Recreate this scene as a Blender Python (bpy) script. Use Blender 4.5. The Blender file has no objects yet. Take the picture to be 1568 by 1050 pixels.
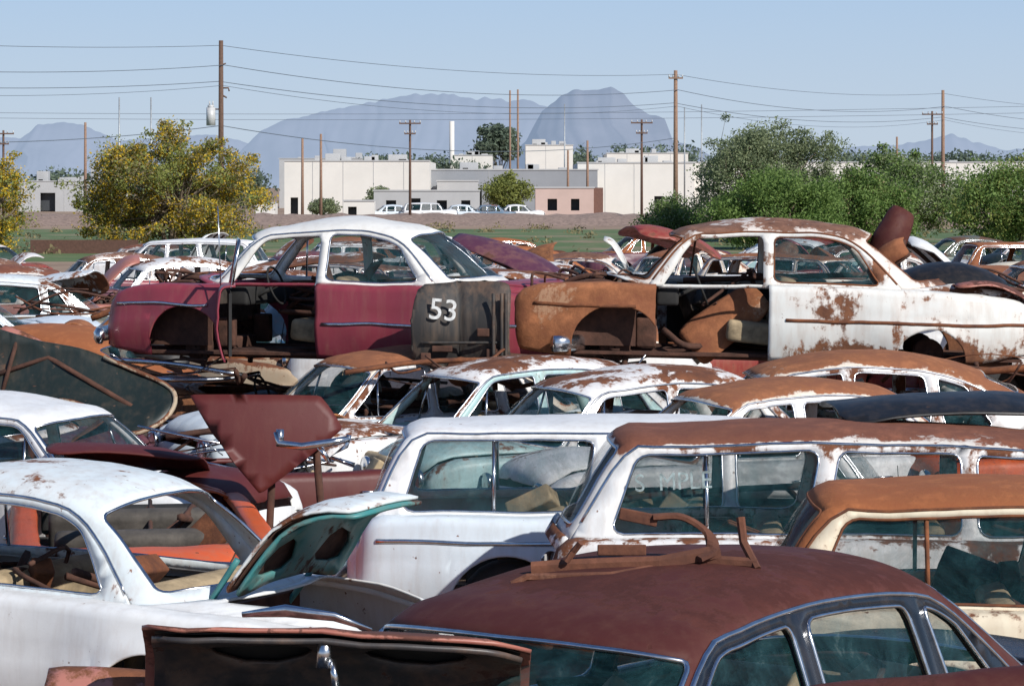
import bpy, bmesh, math, random
import numpy as np
from mathutils import Vector, Matrix, noise
from mathutils.geometry import delaunay_2d_cdt
R=random.Random(5)
scene=bpy.context.scene
# ------------------------------------------------------------------ materials
def newmat(name):
    m=bpy.data.materials.new(name); m.use_nodes=True
    nt=m.node_tree; b=nt.nodes['Principled BSDF']
    return m,nt,b
def N(nt,t,**k):
    n=nt.nodes.new(t)
    for a,v in k.items():
        if a.startswith('i_'): n.inputs[a[2:].replace('_',' ')].default_value=v
        else: setattr(n,a,v)
    return n
def ramp(nt,src,stops,interp='LINEAR'):
    r=nt.nodes.new('ShaderNodeValToRGB'); r.color_ramp.interpolation=interp
    els=r.color_ramp.elements
    while len(els)<len(stops): els.new(0.5)
    for e,(p,c) in zip(els,stops):
        e.position=p; e.color=(c[0],c[1],c[2],1) if len(c)==3 else c
    nt.links.new(src,r.inputs[0]); return r
def math_(nt,op,a,b=None,clamp=False):
    n=nt.nodes.new('ShaderNodeMath'); n.operation=op; n.use_clamp=clamp
    for i,v in enumerate((a,b)):
        if v is None: continue
        if isinstance(v,(int,float)): n.inputs[i].default_value=v
        else: nt.links.new(v,n.inputs[i])
    return n.outputs[0]
def mixc(nt,f,a,b):
    n=nt.nodes.new('ShaderNodeMix'); n.data_type='RGBA'
    for s,v in ((n.inputs[0],f),(n.inputs[6],a),(n.inputs[7],b)):
        if isinstance(v,(int,float)): s.default_value=v
        elif isinstance(v,tuple): s.default_value=(v[0],v[1],v[2],1)
        else: nt.links.new(v,s)
    return n.outputs[2]
def simple(name,col,rough=.6,metal=0,var=.25,scale=8,bump=.0):
    m,nt,b=newmat(name)
    tc=N(nt,'ShaderNodeTexCoord'); n=N(nt,'ShaderNodeTexNoise',i_Scale=scale,i_Detail=6.0,i_Roughness=.65)
    nt.links.new(tc.outputs['Object'],n.inputs['Vector'])
    lo=tuple(c*(1-var) for c in col); hi=tuple(min(1,c*(1+var)) for c in col)
    r=ramp(nt,n.outputs[0],[(.3,lo),(.7,hi)]); nt.links.new(r.outputs[0],b.inputs['Base Color'])
    b.inputs['Roughness'].default_value=rough; b.inputs['Metallic'].default_value=metal
    if bump:
        bp=N(nt,'ShaderNodeBump',i_Strength=bump,i_Distance=.03); nt.links.new(n.outputs[0],bp.inputs['Height']); nt.links.new(bp.outputs[0],b.inputs['Normal'])
    return m
def paint(col,rust=.3,top=.0,rcol=(.30,.105,.04),seed=0,rough=.38,dark=(.075,.028,.018),dust=.32,low=0.0,chips=1,spec=.45):
    m,nt,b=newmat('weathered_paint')
    tc=N(nt,'ShaderNodeTexCoord'); mp=N(nt,'ShaderNodeMapping')
    oi=N(nt,'ShaderNodeObjectInfo'); cb=N(nt,'ShaderNodeCombineXYZ')
    for i,k in enumerate((41.0,-23.0,17.0)): nt.links.new(math_(nt,'ADD',math_(nt,'MULTIPLY',oi.outputs['Random'],k),seed*(3.7,1.9,.7)[i]),cb.inputs[i])
    nt.links.new(cb.outputs[0],mp.inputs['Location'])
    nt.links.new(tc.outputs['Object'],mp.inputs[0])
    n1=N(nt,'ShaderNodeTexNoise',i_Scale=1.3,i_Detail=9.0,i_Roughness=.62,i_Distortion=.4)
    n2=N(nt,'ShaderNodeTexNoise',i_Scale=7.0,i_Detail=8.0,i_Roughness=.7)
    n3=N(nt,'ShaderNodeTexNoise',i_Scale=42.0,i_Detail=4.0,i_Roughness=.6)
    n5=N(nt,'ShaderNodeTexNoise',i_Scale=15.0,i_Detail=5.0,i_Roughness=.6)
    mp2=N(nt,'ShaderNodeMapping'); mp2.inputs['Scale'].default_value=(9,9,1.0); nt.links.new(mp.outputs[0],mp2.inputs[0])
    n4=N(nt,'ShaderNodeTexNoise',i_Scale=1.6,i_Detail=5.0,i_Roughness=.6)
    for n in (n1,n2,n3,n5): nt.links.new(mp.outputs[0],n.inputs['Vector'])
    nt.links.new(mp2.outputs[0],n4.inputs['Vector'])
    geo=N(nt,'ShaderNodeNewGeometry'); sp=N(nt,'ShaderNodeSeparateXYZ'); nt.links.new(geo.outputs['Normal'],sp.inputs[0])
    so=N(nt,'ShaderNodeSeparateXYZ'); nt.links.new(tc.outputs['Object'],so.inputs[0])
    nz=math_(nt,'ABSOLUTE',sp.outputs[2]); nz=math_(nt,'POWER',nz,2.0)
    a=math_(nt,'MULTIPLY',n1.outputs[0],.60); a=math_(nt,'ADD',a,math_(nt,'MULTIPLY',n2.outputs[0],.25))
    a=math_(nt,'ADD',a,math_(nt,'MULTIPLY',n4.outputs[0],.15))
    a=math_(nt,'ADD',a,math_(nt,'MULTIPLY',nz,top*.35))
    if low:
        a=math_(nt,'ADD',a,math_(nt,'MULTIPLY',math_(nt,'SUBTRACT',.55,so.outputs[2],True),low))
    a=math_(nt,'ADD',a,rust*.36-.18)
    fac0=ramp(nt,a,[(.53,(0,0,0)),(.565,(1,1,1))])
    chip=ramp(nt,math_(nt,'ADD',n5.outputs[0],math_(nt,'MULTIPLY',a,.35)),[(.835,(0,0,0)),(.86,(1,1,1))])
    fac=math_(nt,'MAXIMUM',fac0.outputs[0],math_(nt,'MULTIPLY',chip.outputs[0],.9*chips))
    halo=ramp(nt,a,[(.45,(0,0,0)),(.56,(1,1,1))])
    rc=ramp(nt,n2.outputs[0],[(.3,dark),(.5,tuple(x*.62 for x in rcol)),(.68,rcol)])
    rc2=mixc(nt,ramp(nt,n1.outputs[0],[(.35,(0,0,0)),(.65,(.6,.6,.6))]).outputs[0],rc.outputs[0],dark)
    pc=ramp(nt,n1.outputs[0],[(.3,tuple(c*.84 for c in col)),(.65,col)])
    dirt=ramp(nt,n4.outputs[0],[(.45,(0,0,0)),(.8,(dust,)*3)])
    p2=mixc(nt,dirt.outputs[0],pc.outputs[0],(.30,.20,.13))
    halo2=math_(nt,'MULTIPLY',halo.outputs[0],.45 if dust>.1 else .1)
    p3=mixc(nt,halo2,p2,tuple(.5*c+.5*r for c,r in zip(col,(.42,.22,.12))))
    fc=mixc(nt,fac,p3,rc2)
    nt.links.new(fc,b.inputs['Base Color'])
    rr=ramp(nt,fac,[(0,(rough,)*3),(1,(.85,)*3)])
    ra=math_(nt,'ADD',rr.outputs[0],math_(nt,'MULTIPLY',n3.outputs[0],.12)); nt.links.new(ra,b.inputs['Roughness'])
    h=math_(nt,'ADD',math_(nt,'MULTIPLY',fac,math_(nt,'MULTIPLY',n3.outputs[0],-.8)),math_(nt,'MULTIPLY',n2.outputs[0],.4))
    bp=N(nt,'ShaderNodeBump',i_Strength=.35,i_Distance=.012); nt.links.new(h,bp.inputs['Height']); nt.links.new(bp.outputs[0],b.inputs['Normal'])
    b.inputs['Specular IOR Level'].default_value=spec
    return m
M_glass,nt,b=newmat('dusty_car_glass')
tc=N(nt,'ShaderNodeTexCoord'); n=N(nt,'ShaderNodeTexNoise',i_Scale=2.6,i_Detail=9.0,i_Roughness=.75,i_Distortion=1.5); nt.links.new(tc.outputs['Object'],n.inputs['Vector'])
c=ramp(nt,n.outputs[0],[(.35,(.008,.030,.034)),(.60,(.025,.08,.085)),(.8,(.26,.31,.28))]); nt.links.new(c.outputs[0],b.inputs['Base Color'])
al=ramp(nt,n.outputs[0],[(.4,(.22,)*3),(.78,(.62,)*3)]); nt.links.new(al.outputs[0],b.inputs['Alpha'])
b.inputs['Roughness'].default_value=.05
M_chrome=simple('weathered_chrome',(.62,.63,.65),.22,1,.25,14)
M_rubber=simple('old_rubber',(.03,.03,.03),.8,0,.3)
M_rustp=paint((.20,.07,.035),1.2,0,seed=3)
M_rustd=simple('dark_rust',(.075,.032,.02),.9,0,.5,7,.4)
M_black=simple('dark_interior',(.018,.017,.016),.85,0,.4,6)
M_seat=simple('torn_seat_vinyl',(.33,.25,.15),.8,0,.5,5,.4)
M_seatd=simple('dark_seat_vinyl',(.07,.06,.05),.8,0,.5,5,.4)
M_engine=simple('greasy_engine_metal',(.07,.055,.045),.7,.3,.6,9,.4)
# ------------------------------------------------------------------ mesh helpers
def mkobj(name,verts,faces,mat,parent=None,smooth=True,solid=0,M=None):
    me=bpy.data.meshes.new(name)
    me.from_pydata([tuple(v) for v in verts],[],faces); me.update()
    if M is not None: me.transform(M)
    bm=bmesh.new(); bm.from_mesh(me); bmesh.ops.recalc_face_normals(bm,faces=bm.faces); bm.to_mesh(me); bm.free()
    if smooth: me.polygons.foreach_set('use_smooth',[True]*len(me.polygons))
    me.materials.append(mat)
    o=bpy.data.objects.new(name,me); scene.collection.objects.link(o)
    if parent: o.parent=parent
    if solid:
        s=o.modifiers.new('t','SOLIDIFY'); s.thickness=solid; s.offset=0
    return o
def empty(name,loc=(0,0,0),yaw=0,tilt=(0,0),scale=(1,1,1)):
    e=bpy.data.objects.new(name,None); scene.collection.objects.link(e)
    e.location=loc; e.rotation_euler=(math.radians(tilt[0]),math.radians(tilt[1]),math.radians(yaw)); e.scale=scale
    e.empty_display_size=.2
    return e
def pip(px,py,poly):
    poly=np.asarray(poly); x0=poly[:,0]; y0=poly[:,1]; x1=np.roll(x0,-1); y1=np.roll(y0,-1)
    px=np.asarray(px)[:,None]; py=np.asarray(py)[:,None]
    c=((y0>py)!=(y1>py)); d=np.where(np.abs(y1-y0)<1e-12,1e-12,y1-y0)
    xi=(x1-x0)*(py-y0)/d+x0
    return (np.sum(c&(px<xi),axis=1)%2)==1
def densify(poly,step):
    out=[]
    n=len(poly)
    for i in range(n):
        a=poly[i]; b=poly[(i+1)%n]; L=math.hypot(b[0]-a[0],b[1]-a[1]); k=max(1,int(round(L/step)))
        for j in range(k): out.append((a[0]+(b[0]-a[0])*j/k,a[1]+(b[1]-a[1])*j/k))
    return out
def chaikin(poly,it=2):
    for _ in range(it):
        o=[];n=len(poly)
        for i in range(n):
            a=poly[i];b=poly[(i+1)%n]
            o.append((a[0]*.75+b[0]*.25,a[1]*.75+b[1]*.25)); o.append((a[0]*.25+b[0]*.75,a[1]*.25+b[1]*.75))
        poly=o
    return poly
def cdt(outline,holes,step):
    outline=densify(outline,step)
    pts=[];edges=[]
    for lp in [outline]+holes:
        s=len(pts); n=len(lp); pts+=lp; edges+=[(s+i,s+(i+1)%n) for i in range(n)]
    a=np.array(outline); x0,y0=a.min(0); x1,y1=a.max(0)
    gx,gy=np.meshgrid(np.arange(x0+step*.5,x1,step),np.arange(y0+step*.5,y1,step)); gx=gx.ravel(); gy=gy.ravel()
    if len(gx):
        k=pip(gx,gy,outline)
        for h in holes: k&=~pip(gx,gy,h)
        gx=gx[k];gy=gy[k]
        bp=np.array(pts)
        if len(gx):
            d=np.min((gx[:,None]-bp[:,0])**2+(gy[:,None]-bp[:,1])**2,axis=1); k=d>(step*.35)**2
            pts+=list(zip(gx[k].tolist(),gy[k].tolist()))
    r=delaunay_2d_cdt([Vector(p) for p in pts],edges,[],0,1e-5)
    vs=np.array([(v[0],v[1]) for v in r[0]]); fs=np.array([list(f) for f in r[2]])
    cx=vs[fs][:,:,0].mean(1); cy=vs[fs][:,:,1].mean(1)
    k=pip(cx,cy,outline)
    for h in holes: k&=~pip(cx,cy,h)
    fs=fs[k]
    return vs.tolist(),[tuple(f) for f in fs.tolist()]
def dent(p,seed,amt):
    v=noise.noise_vector(Vector((p[0]*1.9+seed*7,p[1]*1.9,p[2]*1.9)))
    v2=noise.noise_vector(Vector((p[0]*6+seed*3,p[1]*6,p[2]*6)))
    return (p[0]+amt*(v[0]+.3*v2[0]),p[1]+amt*(v[1]+.3*v2[1]),p[2]+amt*(v[2]+.3*v2[2]))
def sheet(name,outline,holes,fn,step,mat,parent,solid=.014,M=None,smooth=True):
    vs,fs=cdt(outline,holes,step)
    used=sorted({i for f in fs for i in f}); mp={i:j for j,i in enumerate(used)}
    return mkobj(name,[fn(*vs[i]) for i in used],[tuple(mp[i] for i in f) for f in fs],mat,parent,smooth,solid,M)
def tubegeo(pts,r,n=6,closed=False,flat=1.0):
    P=[Vector(p) for p in pts]; m=len(P); V=[];F=[]
    up=Vector((0,0,1))
    for i in range(m):
        a=P[(i-1)%m] if (closed or i>0) else P[i]; b=P[(i+1)%m] if (closed or i<m-1) else P[i]
        t=(b-a); t=t.normalized() if t.length>1e-9 else Vector((1,0,0))
        s=t.cross(up); 
        if s.length<.05: s=t.cross(Vector((1,0,0)))
        s.normalize(); u=s.cross(t).normalized()
        rr=r[i] if isinstance(r,(list,tuple)) else r
        for k in range(n):
            an=2*math.pi*(k+.5)/n
            V.append(P[i]+s*math.cos(an)*rr+u*math.sin(an)*rr*flat)
    for i in range(m if closed else m-1):
        for k in range(n):
            a=i*n+k;b=i*n+(k+1)%n;c=((i+1)%m)*n+(k+1)%n;d=((i+1)%m)*n+k
            F.append((a,b,c,d))
    if not closed:
        F.append(tuple(range(n))[::-1]); F.append(tuple(range((m-1)*n,m*n)))
    return V,F
def tubes(name,paths,mat,parent=None,n=6,smooth=True):
    V=[];F=[]
    for p in paths:
        pts,r=p[0],p[1]; cl=p[2] if len(p)>2 else False; fl=p[3] if len(p)>3 else 1.0
        v,f=tubegeo(pts,r,n,cl,fl); s=len(V); V+=v; F+=[tuple(i+s for i in q) for q in f]
    return mkobj(name,V,F,mat,parent,smooth)
def boxes(name,bl,mat,parent=None,bev=.0,smooth=False):
    bm=bmesh.new()
    for b in bl:
        c,s=b[0],b[1]; rot=b[2] if len(b)>2 else (0,0,0)
        M=Matrix.Translation(c)@(Matrix.Rotation(rot[2],4,'Z')@Matrix.Rotation(rot[1],4,'Y')@Matrix.Rotation(rot[0],4,'X'))@Matrix.Diagonal((s[0],s[1],s[2],1))
        bmesh.ops.create_cube(bm,size=1,matrix=M)
    if bev: bmesh.ops.bevel(bm,geom=bm.edges[:],offset=bev,segments=3,affect='EDGES',profile=.6)
    me=bpy.data.meshes.new(name); bm.to_mesh(me); bm.free(); me.materials.append(mat)
    if smooth or bev: me.polygons.foreach_set('use_smooth',[True]*len(me.polygons))
    o=bpy.data.objects.new(name,me); scene.collection.objects.link(o)
    if parent: o.parent=parent
    return o
def cat(pts,n=10):
    P=np.array(pts,float); out=[]
    Q=np.vstack([2*P[0]-P[1],P,2*P[-1]-P[-2]])
    for i in range(1,len(Q)-2):
        for j in range(n):
            t=j/n
            out.append(.5*((2*Q[i])+(-Q[i-1]+Q[i+1])*t+(2*Q[i-1]-5*Q[i]+4*Q[i+1]-Q[i+2])*t*t+(-Q[i-1]+3*Q[i]-3*Q[i+1]+Q[i+2])*t**3))
    out.append(Q[-2]); return np.array(out)
# ------------------------------------------------------------------ car specs
SED=dict(Lf=2.5,Lr=-2.6,W=.93,tap=.24,
 belt=[(-2.6,.66),(-2.54,.80),(-2.4,.89),(-2.0,.95),(-1.4,.98),(-.6,1.0),(.2,1.01),(1.1,1.0),(1.8,.99),(2.2,.97),(2.4,.90),(2.5,.74)],
 rows=[(1.16,1.0,1.46,1.03),(.68,1.44,.86,1.50),(.42,1.51,.5,1.60),(-.1,1.54,-.1,1.665),(-.62,1.50,-.7,1.62),(-.92,1.40,-1.05,1.53),(-1.38,.985,-1.86,1.02)],
 hi=1,ri=5,wins=[(.14,1.02,.14,.62),(-.66,.04,-.62,.04),(-1.16,-.78,-.94,-.74)],xf=1.5,xr=-1.52,doors=[1.12,.09,-.72])
COU=dict(SED); COU.update(rows=[(1.2,1.0,1.5,1.03),(.80,1.44,.98,1.50),(.5,1.51,.6,1.60),(.0,1.545,.0,1.68),(-.5,1.52,-.55,1.64),(-.85,1.40,-.98,1.53),(-1.25,.985,-1.75,1.02)],
 wins=[(.08,1.08,.08,.74),(-1.05,-.02,-.82,-.02)],doors=[1.12,.03])
FAS=dict(SED); FAS.update(rows=[(1.16,1.0,1.40,1.03),(.78,1.42,.92,1.47),(.45,1.52,.5,1.61),(-.15,1.55,-.15,1.68),(-.8,1.48,-.9,1.61),(-1.3,1.28,-1.45,1.42),(-1.95,.94,-2.3,.98)],
 wins=[(.14,1.02,.14,.68),(-.66,.04,-.62,.04),(-1.25,-.78,-1.0,-.74)])
WAG=dict(SED); WAG.update(tap=.12,belt=[(-2.6,.7),(-2.56,.92),(-2.45,1.0),(-2,1.01),(-.6,1.01),(.2,1.01),(1.1,1.0),(1.8,.99),(2.2,.97),(2.4,.90),(2.5,.74)],
 rows=[(1.16,1.0,1.42,1.03),(.68,1.47,.86,1.52),(.35,1.54,.4,1.61),(-.8,1.57,-.8,1.665),(-1.8,1.54,-1.85,1.63),(-2.1,1.49,-2.22,1.56),(-2.45,1.0,-2.56,1.0)],
 hi=1,ri=5,wins=[(.12,1.02,.12,.62),(-.84,.02,-.74,.02),(-2.2,-.96,-2.02,-.86)],doors=[1.12,.07,-.86])
SQR=dict(WAG); SQR.update(rows=[(1.16,1.0,1.36,1.03),(.8,1.50,.92,1.53),(.35,1.57,.4,1.62),(-.8,1.58,-.8,1.66),(-1.8,1.57,-1.85,1.63),(-2.22,1.52,-2.3,1.56),(-2.5,1.0,-2.57,1.0)],
 wins=[(.12,1.06,.12,.74),(-.84,.02,-.74,.02),(-2.28,-.96,-2.12,-.88)])
def car(name,spec,loc,yaw,body,roof=None,hood='on',trunk='on',hoodang=0,trunkang=0,tilt=(0,0),scale=(1,1,1),green=True,
        glass=(1,1,1,1,1),missdoor=None,opendoor=None,step=.1,seed=None,wheels=True,hoodmat=None,trunkmat=None,under=None,inter=None,front=None,
        skirt=False,dentamt=.014,strip=None,engine=False,windsh=True,backl=True,trim=None,detail=True,seat=None,pillar=None,fend=None,lamps=True,bumper=True):
    S=spec; seed=R.randint(0,999) if seed is None else seed
    roof=roof or body; hoodmat=hoodmat or body; trunkmat=trunkmat or body; front=front or fend or body; inter=inter or M_black; trim=trim or M_chrome; pillar=pillar or roof
    E=empty(name,loc,yaw,tilt,scale)
    bx=[p[0] for p in S['belt']]; bz=[p[1] for p in S['belt']]
    xs_=np.linspace(S['Lr'],S['Lf'],300); zz=np.interp(xs_,bx,bz); k=np.exp(-np.linspace(-2,2,9)**2); k/=k.sum()
    zp=np.convolve(np.pad(zz,4,mode='edge'),k,'valid')
    top=lambda x: float(np.interp(x,xs_,zp))
    Lf,Lr,W=S['Lf'],S['Lr'],S['W']
    def hw(x):
        w=W
        if x>1.0: w-=.16*((x-1.0)/(Lf-1.0))**2.2
        if x<-1.0: w-=S['tap']*((-x-1.0)/(-Lr-1.0))**2.2
        e=min(Lf-x,x-Lr)
        if e<.15: w-=.09*(1-e/.15)**2
        return w
    def ysec(x,z):
        t=top(x); q=(z-.28)/(max(t,.6)-.28)
        y=hw(x)-.075*(max(0,1-q/.5))**2-.035*(max(0,(q-.55)/.45))**1.6
        y+=.035*math.exp(-((x+1.55)/.62)**4)*(1-max(0,q-.5)*1.2)
        y-=.010*math.exp(-((z-.70)/.035)**2)
        for xc,r,zc in arches:
            d=math.hypot(x-xc,z-zc)-r
            if -.02<d<.14: y+=.018*(1-abs(d)/.14)
        return y
    ar=.43; arches=[(S['xf'],ar,.36),(S['xr'],(.34 if skirt else .41),(.27 if skirt else .34))]
    def zbot(x):
        z=.27+.10*max(0,(abs(x)-2.0)/.6)
        for xc,r,zc in arches:
            d=abs(x-xc)
            if d<r: z=max(z,zc+math.sqrt(r*r-d*d))
        return z
    yin=lambda x: hw(x)-.19
    st=set(np.round(np.arange(Lr,Lf,step*.8),3).tolist()+[Lf])
    for xc,r,zc in arches:
        st={s for s in st if not(abs(abs(s-xc)-r)<.02)}
        for f in (1.001,.985,.95,.88,.75,.6,.45,.3,.15,0): st|={xc-r*f,xc+r*f}
    drange=missdoor or opendoor
    if drange: st|=set(drange[:2])
    st=sorted(st); FR=[0,.07,.2,.35,.5,.58,.66,.76,.88,1.0]
    def column(x,sgn):
        t=top(x); zb=min(zbot(x),t-.12); rc=.065; out=[]
        for f in FR:
            z=zb+(t-rc-zb)*f; out.append((x,ysec(x,z),z))
        y0=out[-1][1]
        for a in (25,50,75,90):
            a=math.radians(a); out.append((x,y0-rc*(1-math.cos(a)),t-rc+rc*math.sin(a)))
        yi=yin(x); out.append((x,(y0-rc+yi)/2,t+.004)); out.append((x,yi,t+.004))
        out.append((x,yi-.01,t-.03))
        return [dent((p[0],sgn*p[1],p[2]),seed,dentamt) for p in out]
    for sgn,nm in ((1,'left_body_side'),(-1,'right_body_side')):
        cols=[column(x,sgn) for x in st]; V=[p for c in cols for p in c]; m=len(cols[0]); F=[];FD=[];FM=[]
        for i in range(len(cols)-1):
            xm=(st[i]+st[i+1])/2
            for j in range(m-1):
                f=(i*m+j,(i+1)*m+j,(i+1)*m+j+1,i*m+j+1)
                if drange and drange[2]==sgn and drange[0]<xm<drange[1] and j<m-2: FD.append(f)
                else: F.append(f); FM.append(1 if xm>1.1 else 0)
        o=mkobj(nm,V,F,body,E,True,.016)
        if fend:
            o.data.materials.append(fend); o.data.polygons.foreach_set('material_index',FM)
        if opendoor and drange[2]==sgn:
            xh=drange[1]; p=Vector((xh,sgn*(hw(xh)-.03),0))
            Md=Matrix.Translation(p)@Matrix.Rotation(math.radians(drange[3])*(-sgn),4,'Z')@Matrix.Translation(-p)
            used=sorted({i for f in FD for i in f}); mp={i:j for j,i in enumerate(used)}
            mkobj('open_door',[V[i] for i in used],[tuple(mp[i] for i in f) for f in FD],body,E,True,.02,Md)
            yy=sgn*(yin(.5)+.05)
            tubes('door_window_frame',[([(Md@Vector(q)) for q in ((drange[0]+.02,yy,1.0),(drange[0]+.02,yy*.9,1.46),(.62,yy*.9,1.47),(1.02,yy,1.0))],.018)],trim,E)
            boxes('door_lining',[(tuple(Md@Vector(((drange[0]+xh)/2,sgn*(hw(.5)-.13),.64))),(xh-drange[0]-.06,.03,.62),(0,0,math.radians(drange[3])*(-sgn)))],inter,E)
    # fasciae
    for xe,s,nm in ((Lf,1,'front_panel'),(Lr,-1,'rear_panel')):
        h=hw(xe)-.01; t=top(xe); z0=.36; V=[];F=[]; n=14; mm=7
        for i in range(n+1):
            y=-h+2*h*i/n; b=(1-(abs(y)/h)**2.5)
            for j in range(mm+1):
                f=j/mm; z=z0+(t+.07*b-z0)*f
                V.append(dent((xe+s*(.10*b-.05*(f>.85)),y*(1-.04*f),z),seed,dentamt))
        F=[(i*(mm+1)+j,(i+1)*(mm+1)+j,(i+1)*(mm+1)+j+1,i*(mm+1)+j+1) for i in range(n) for j in range(mm)]
        mkobj(nm,V,F,front if s>0 else body,E,True,.015)
    # bumpers, lamps, grille
    if detail:
        for xe,s in ((Lf,1),(Lr,-1)):
            if not bumper: continue
            P=[(xe+s*(.22-.25*(abs(y)/.95)**3),y,.46) for y in np.linspace(-.95,.95,13)]
            tubes('front_bumper' if s>0 else 'rear_bumper',[(P,.05,False,1.7)],M_chrome if seed%3 else M_rustp,E,8)
        bars=[([(Lf+.125-.1*abs(y/.6)**2,y,z) for y in np.linspace(-.6,.6,7)],.016) for z in (.52,.6,.68)]
        tubes('grille_bars',bars,M_chrome if bumper else M_rustp,E)
        for s in ((1,-1) if lamps else ()):
            y=s*(hw(Lf)-.10)
            V,F=[],[]
            rings=[(.095,.0),(.105,.03),(.095,.05),(.08,.045),(.05,.062),(.001,.07)]
            for k,(r,dx) in enumerate(rings):
                for a in range(16): V.append((Lf+.0+dx,y+r*math.cos(a*math.pi/8),.80+r*math.sin(a*math.pi/8)))
            for k in range(len(rings)-1):
                for a in range(16): F.append((k*16+a,k*16+(a+1)%16,(k+1)*16+(a+1)%16,(k+1)*16+a))
            mkobj('headlamp',V,F,M_chrome,E)
        hd=[]
        for sgn in (1,-1):
            for xd in S['doors'][1:]:
                if drange and drange[2]==sgn and drange[0]-.01<=xd<=drange[1]+.01: continue
                y=sgn*(ysec(xd,.84)+.02); hd.append(([(xd+.07,y,.85),(xd+.08,y+sgn*.02,.85),(xd+.22,y+sgn*.02,.85),(xd+.23,y,.85)],.011))
        if hd: tubes('door_handles',hd,M_chrome,E,6)
    # door seams + side strip
    if detail:
        sm=[]
        for sgn in (1,-1):
            for xd in S['doors']:
                if drange and drange[2]==sgn and drange[0]-.01<=xd<=drange[1]+.01: continue
                sm.append(([dent((xd,sgn*(ysec(xd,z)+.006),z),seed,dentamt) for z in np.linspace(.3,top(xd)-.06,8)],.005))
        if sm: tubes('door_seams',sm,M_black,E,4)
        if strip:
            pp=[]
            for sgn in (1,-1):
                seg=[]
                for x in np.arange(Lr+.15,Lf-.1,.08):
                    z=strip(x)
                    if z is None or (drange and drange[2]==sgn and drange[0]<x<drange[1]):
                        if len(seg)>1: pp.append((seg,.011,False,1.6))
                        seg=[]; continue
                    seg.append(dent((x,sgn*(ysec(x,z)+.012),z),seed,dentamt))
                if len(seg)>1: pp.append((seg,.011,False,1.6))
            tubes('side_trim',pp,trim,E)
    # greenhouse rows
    rows=np.array(S['rows'],float); rows[0,1]=top(rows[0,0]); rows[-1,1]=top(rows[-1,0])
    nn=8; D=cat(rows,nn); ds=np.hypot(np.diff((D[:,0]+D[:,2])/2),np.diff((D[:,1]+D[:,3])/2)); s_=np.concatenate([[0],np.cumsum(ds)])
    sv=lambda i: s_[i*nn]
    def row(s): return [float(np.interp(s,s_,D[:,c])) for c in range(4)]
    def yg(x,z): return yin(x)-.30*max(0,z-top(x))-.02*max(0,z-top(x)-.3)
    def topfn(s,tau):
        ex,ez,cx,cz=row(s); tau/=.9; tau=max(-1,min(1,tau)); t=math.sin(tau*math.pi/2); w=max(0,1-abs(t)**2.5)**.6
        return dent((ex+(cx-ex)*w,yg(ex,ez)*t,ez+(cz-ez)*w),seed,dentamt)
    if green:
        s0,s1,s2,s3=0,sv(S['hi']),sv(S['ri']),s_[-1]
        def rrect(a,b,c,k=5):
            return chaikin([(a+(b-a)*i/k,-c) for i in range(k)]+[(b,-c+2*c*i/8) for i in range(8)]+[(b+(a-b)*i/k,c) for i in range(k)]+[(a,c-2*c*i/8) for i in range(8)],2)
        wh=rrect(s0+.05,s1-.01,.80); bh=rrect(s2+.0,s3-.09,.66) if S is not FAS else rrect(s2-.18,s2+.16,.5)
        sheet('roof_shell',[(s0,-.9),(s3,-.9),(s3,.9),(s0,.9)],[wh,bh],topfn,step*.8,roof,E,.014)
        inn=lambda s,t:tuple(np.array(topfn(s,t))-np.array((.0,0,.008)))
        if glass[3] and windsh: sheet('windshield',wh,[],inn,step*1.2,M_glass,E,0)
        if glass[4] and backl: sheet('rear_window',bh,[],inn,step*1.2,M_glass,E,0)
        tr=[([topfn(*p) for p in wh],.011,True),([topfn(*p) for p in bh],.011,True)]
        for sgn in (1,-1):
            sr=np.linspace(s1*.12,s3*.97,34); tr.append(([tuple(np.array(topfn(s,sgn*.895))+np.array((0,sgn*.012,0))) for s in sr],.011))
        rx=D[:,0][::-1]; rz=D[:,1][::-1]
        rail=lambda x: float(np.interp(x,rx,rz))
        for sgn,nm in ((1,'left'),(-1,'right')):
            fn=lambda x,z,o=0: dent((x,sgn*(yg(x,z)+o),z),seed,dentamt)
            outl=[(float(a),float(b)) for a,b in D[:,:2]]+[(x,top(x)-.02) for x in np.linspace(D[-1,0],D[0,0],20)[1:-1]]
            holes=[];gl=[]
            for wi,(a0,a1,b0,b1) in enumerate(S['wins']):
                md=drange and drange[2]==sgn and wi==0
                zb_=(lambda x:top(x)-.05) if md else (lambda x:top(x)+.035)
                pl=[(a0+(a1-a0)*i/5,zb_(a0+(a1-a0)*i/5)) for i in range(5)]
                ztr=rail(b1)-.045; ztl=rail(b0)-.045
                pl+=[(a1+(b1-a1)*i/3,zb_(a1)+(ztr-zb_(a1))*i/3) for i in range(3)]
                pl+=[(b1+(b0-b1)*i/6,rail(b1+(b0-b1)*i/6)-.045) for i in range(6)]
                pl+=[(b0+(a0-b0)*i/3,ztl+(zb_(a0)-ztl)*i/3) for i in range(3)]
                pl=chaikin(pl,2); holes.append(pl); gl.append((pl,md))
            sheet(nm+'_pillars',outl,holes,fn,step,pillar,E,.03)
            for wi,(pl,md) in enumerate(gl):
                a0,a1=S['wins'][wi][:2]
                if not md: tr.append(([fn(x,z,.014) for x,z in pl],.009,True))
                gi=glass[min(wi,2)]
                if gi and not md: sheet('side_glass',pl,[],lambda x,z:fn(x,z,-.008),.3,M_glass,E,0)
                if not md and wi==0: 
                    xv=a1-.30; tr.append(([fn(xv,top(xv)+.04,.0),fn(xv-.06,rail(xv-.06)-.05,.0)],.012))
                if wi==2 and a1-a0>1: tr.append(([fn((a0+a1)/2,top(a0)+.04,.0),fn((a0+a1)/2,rail(-1.5)-.05,.0)],.014))
        tubes('window_trim',tr,trim,E,5)
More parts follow.
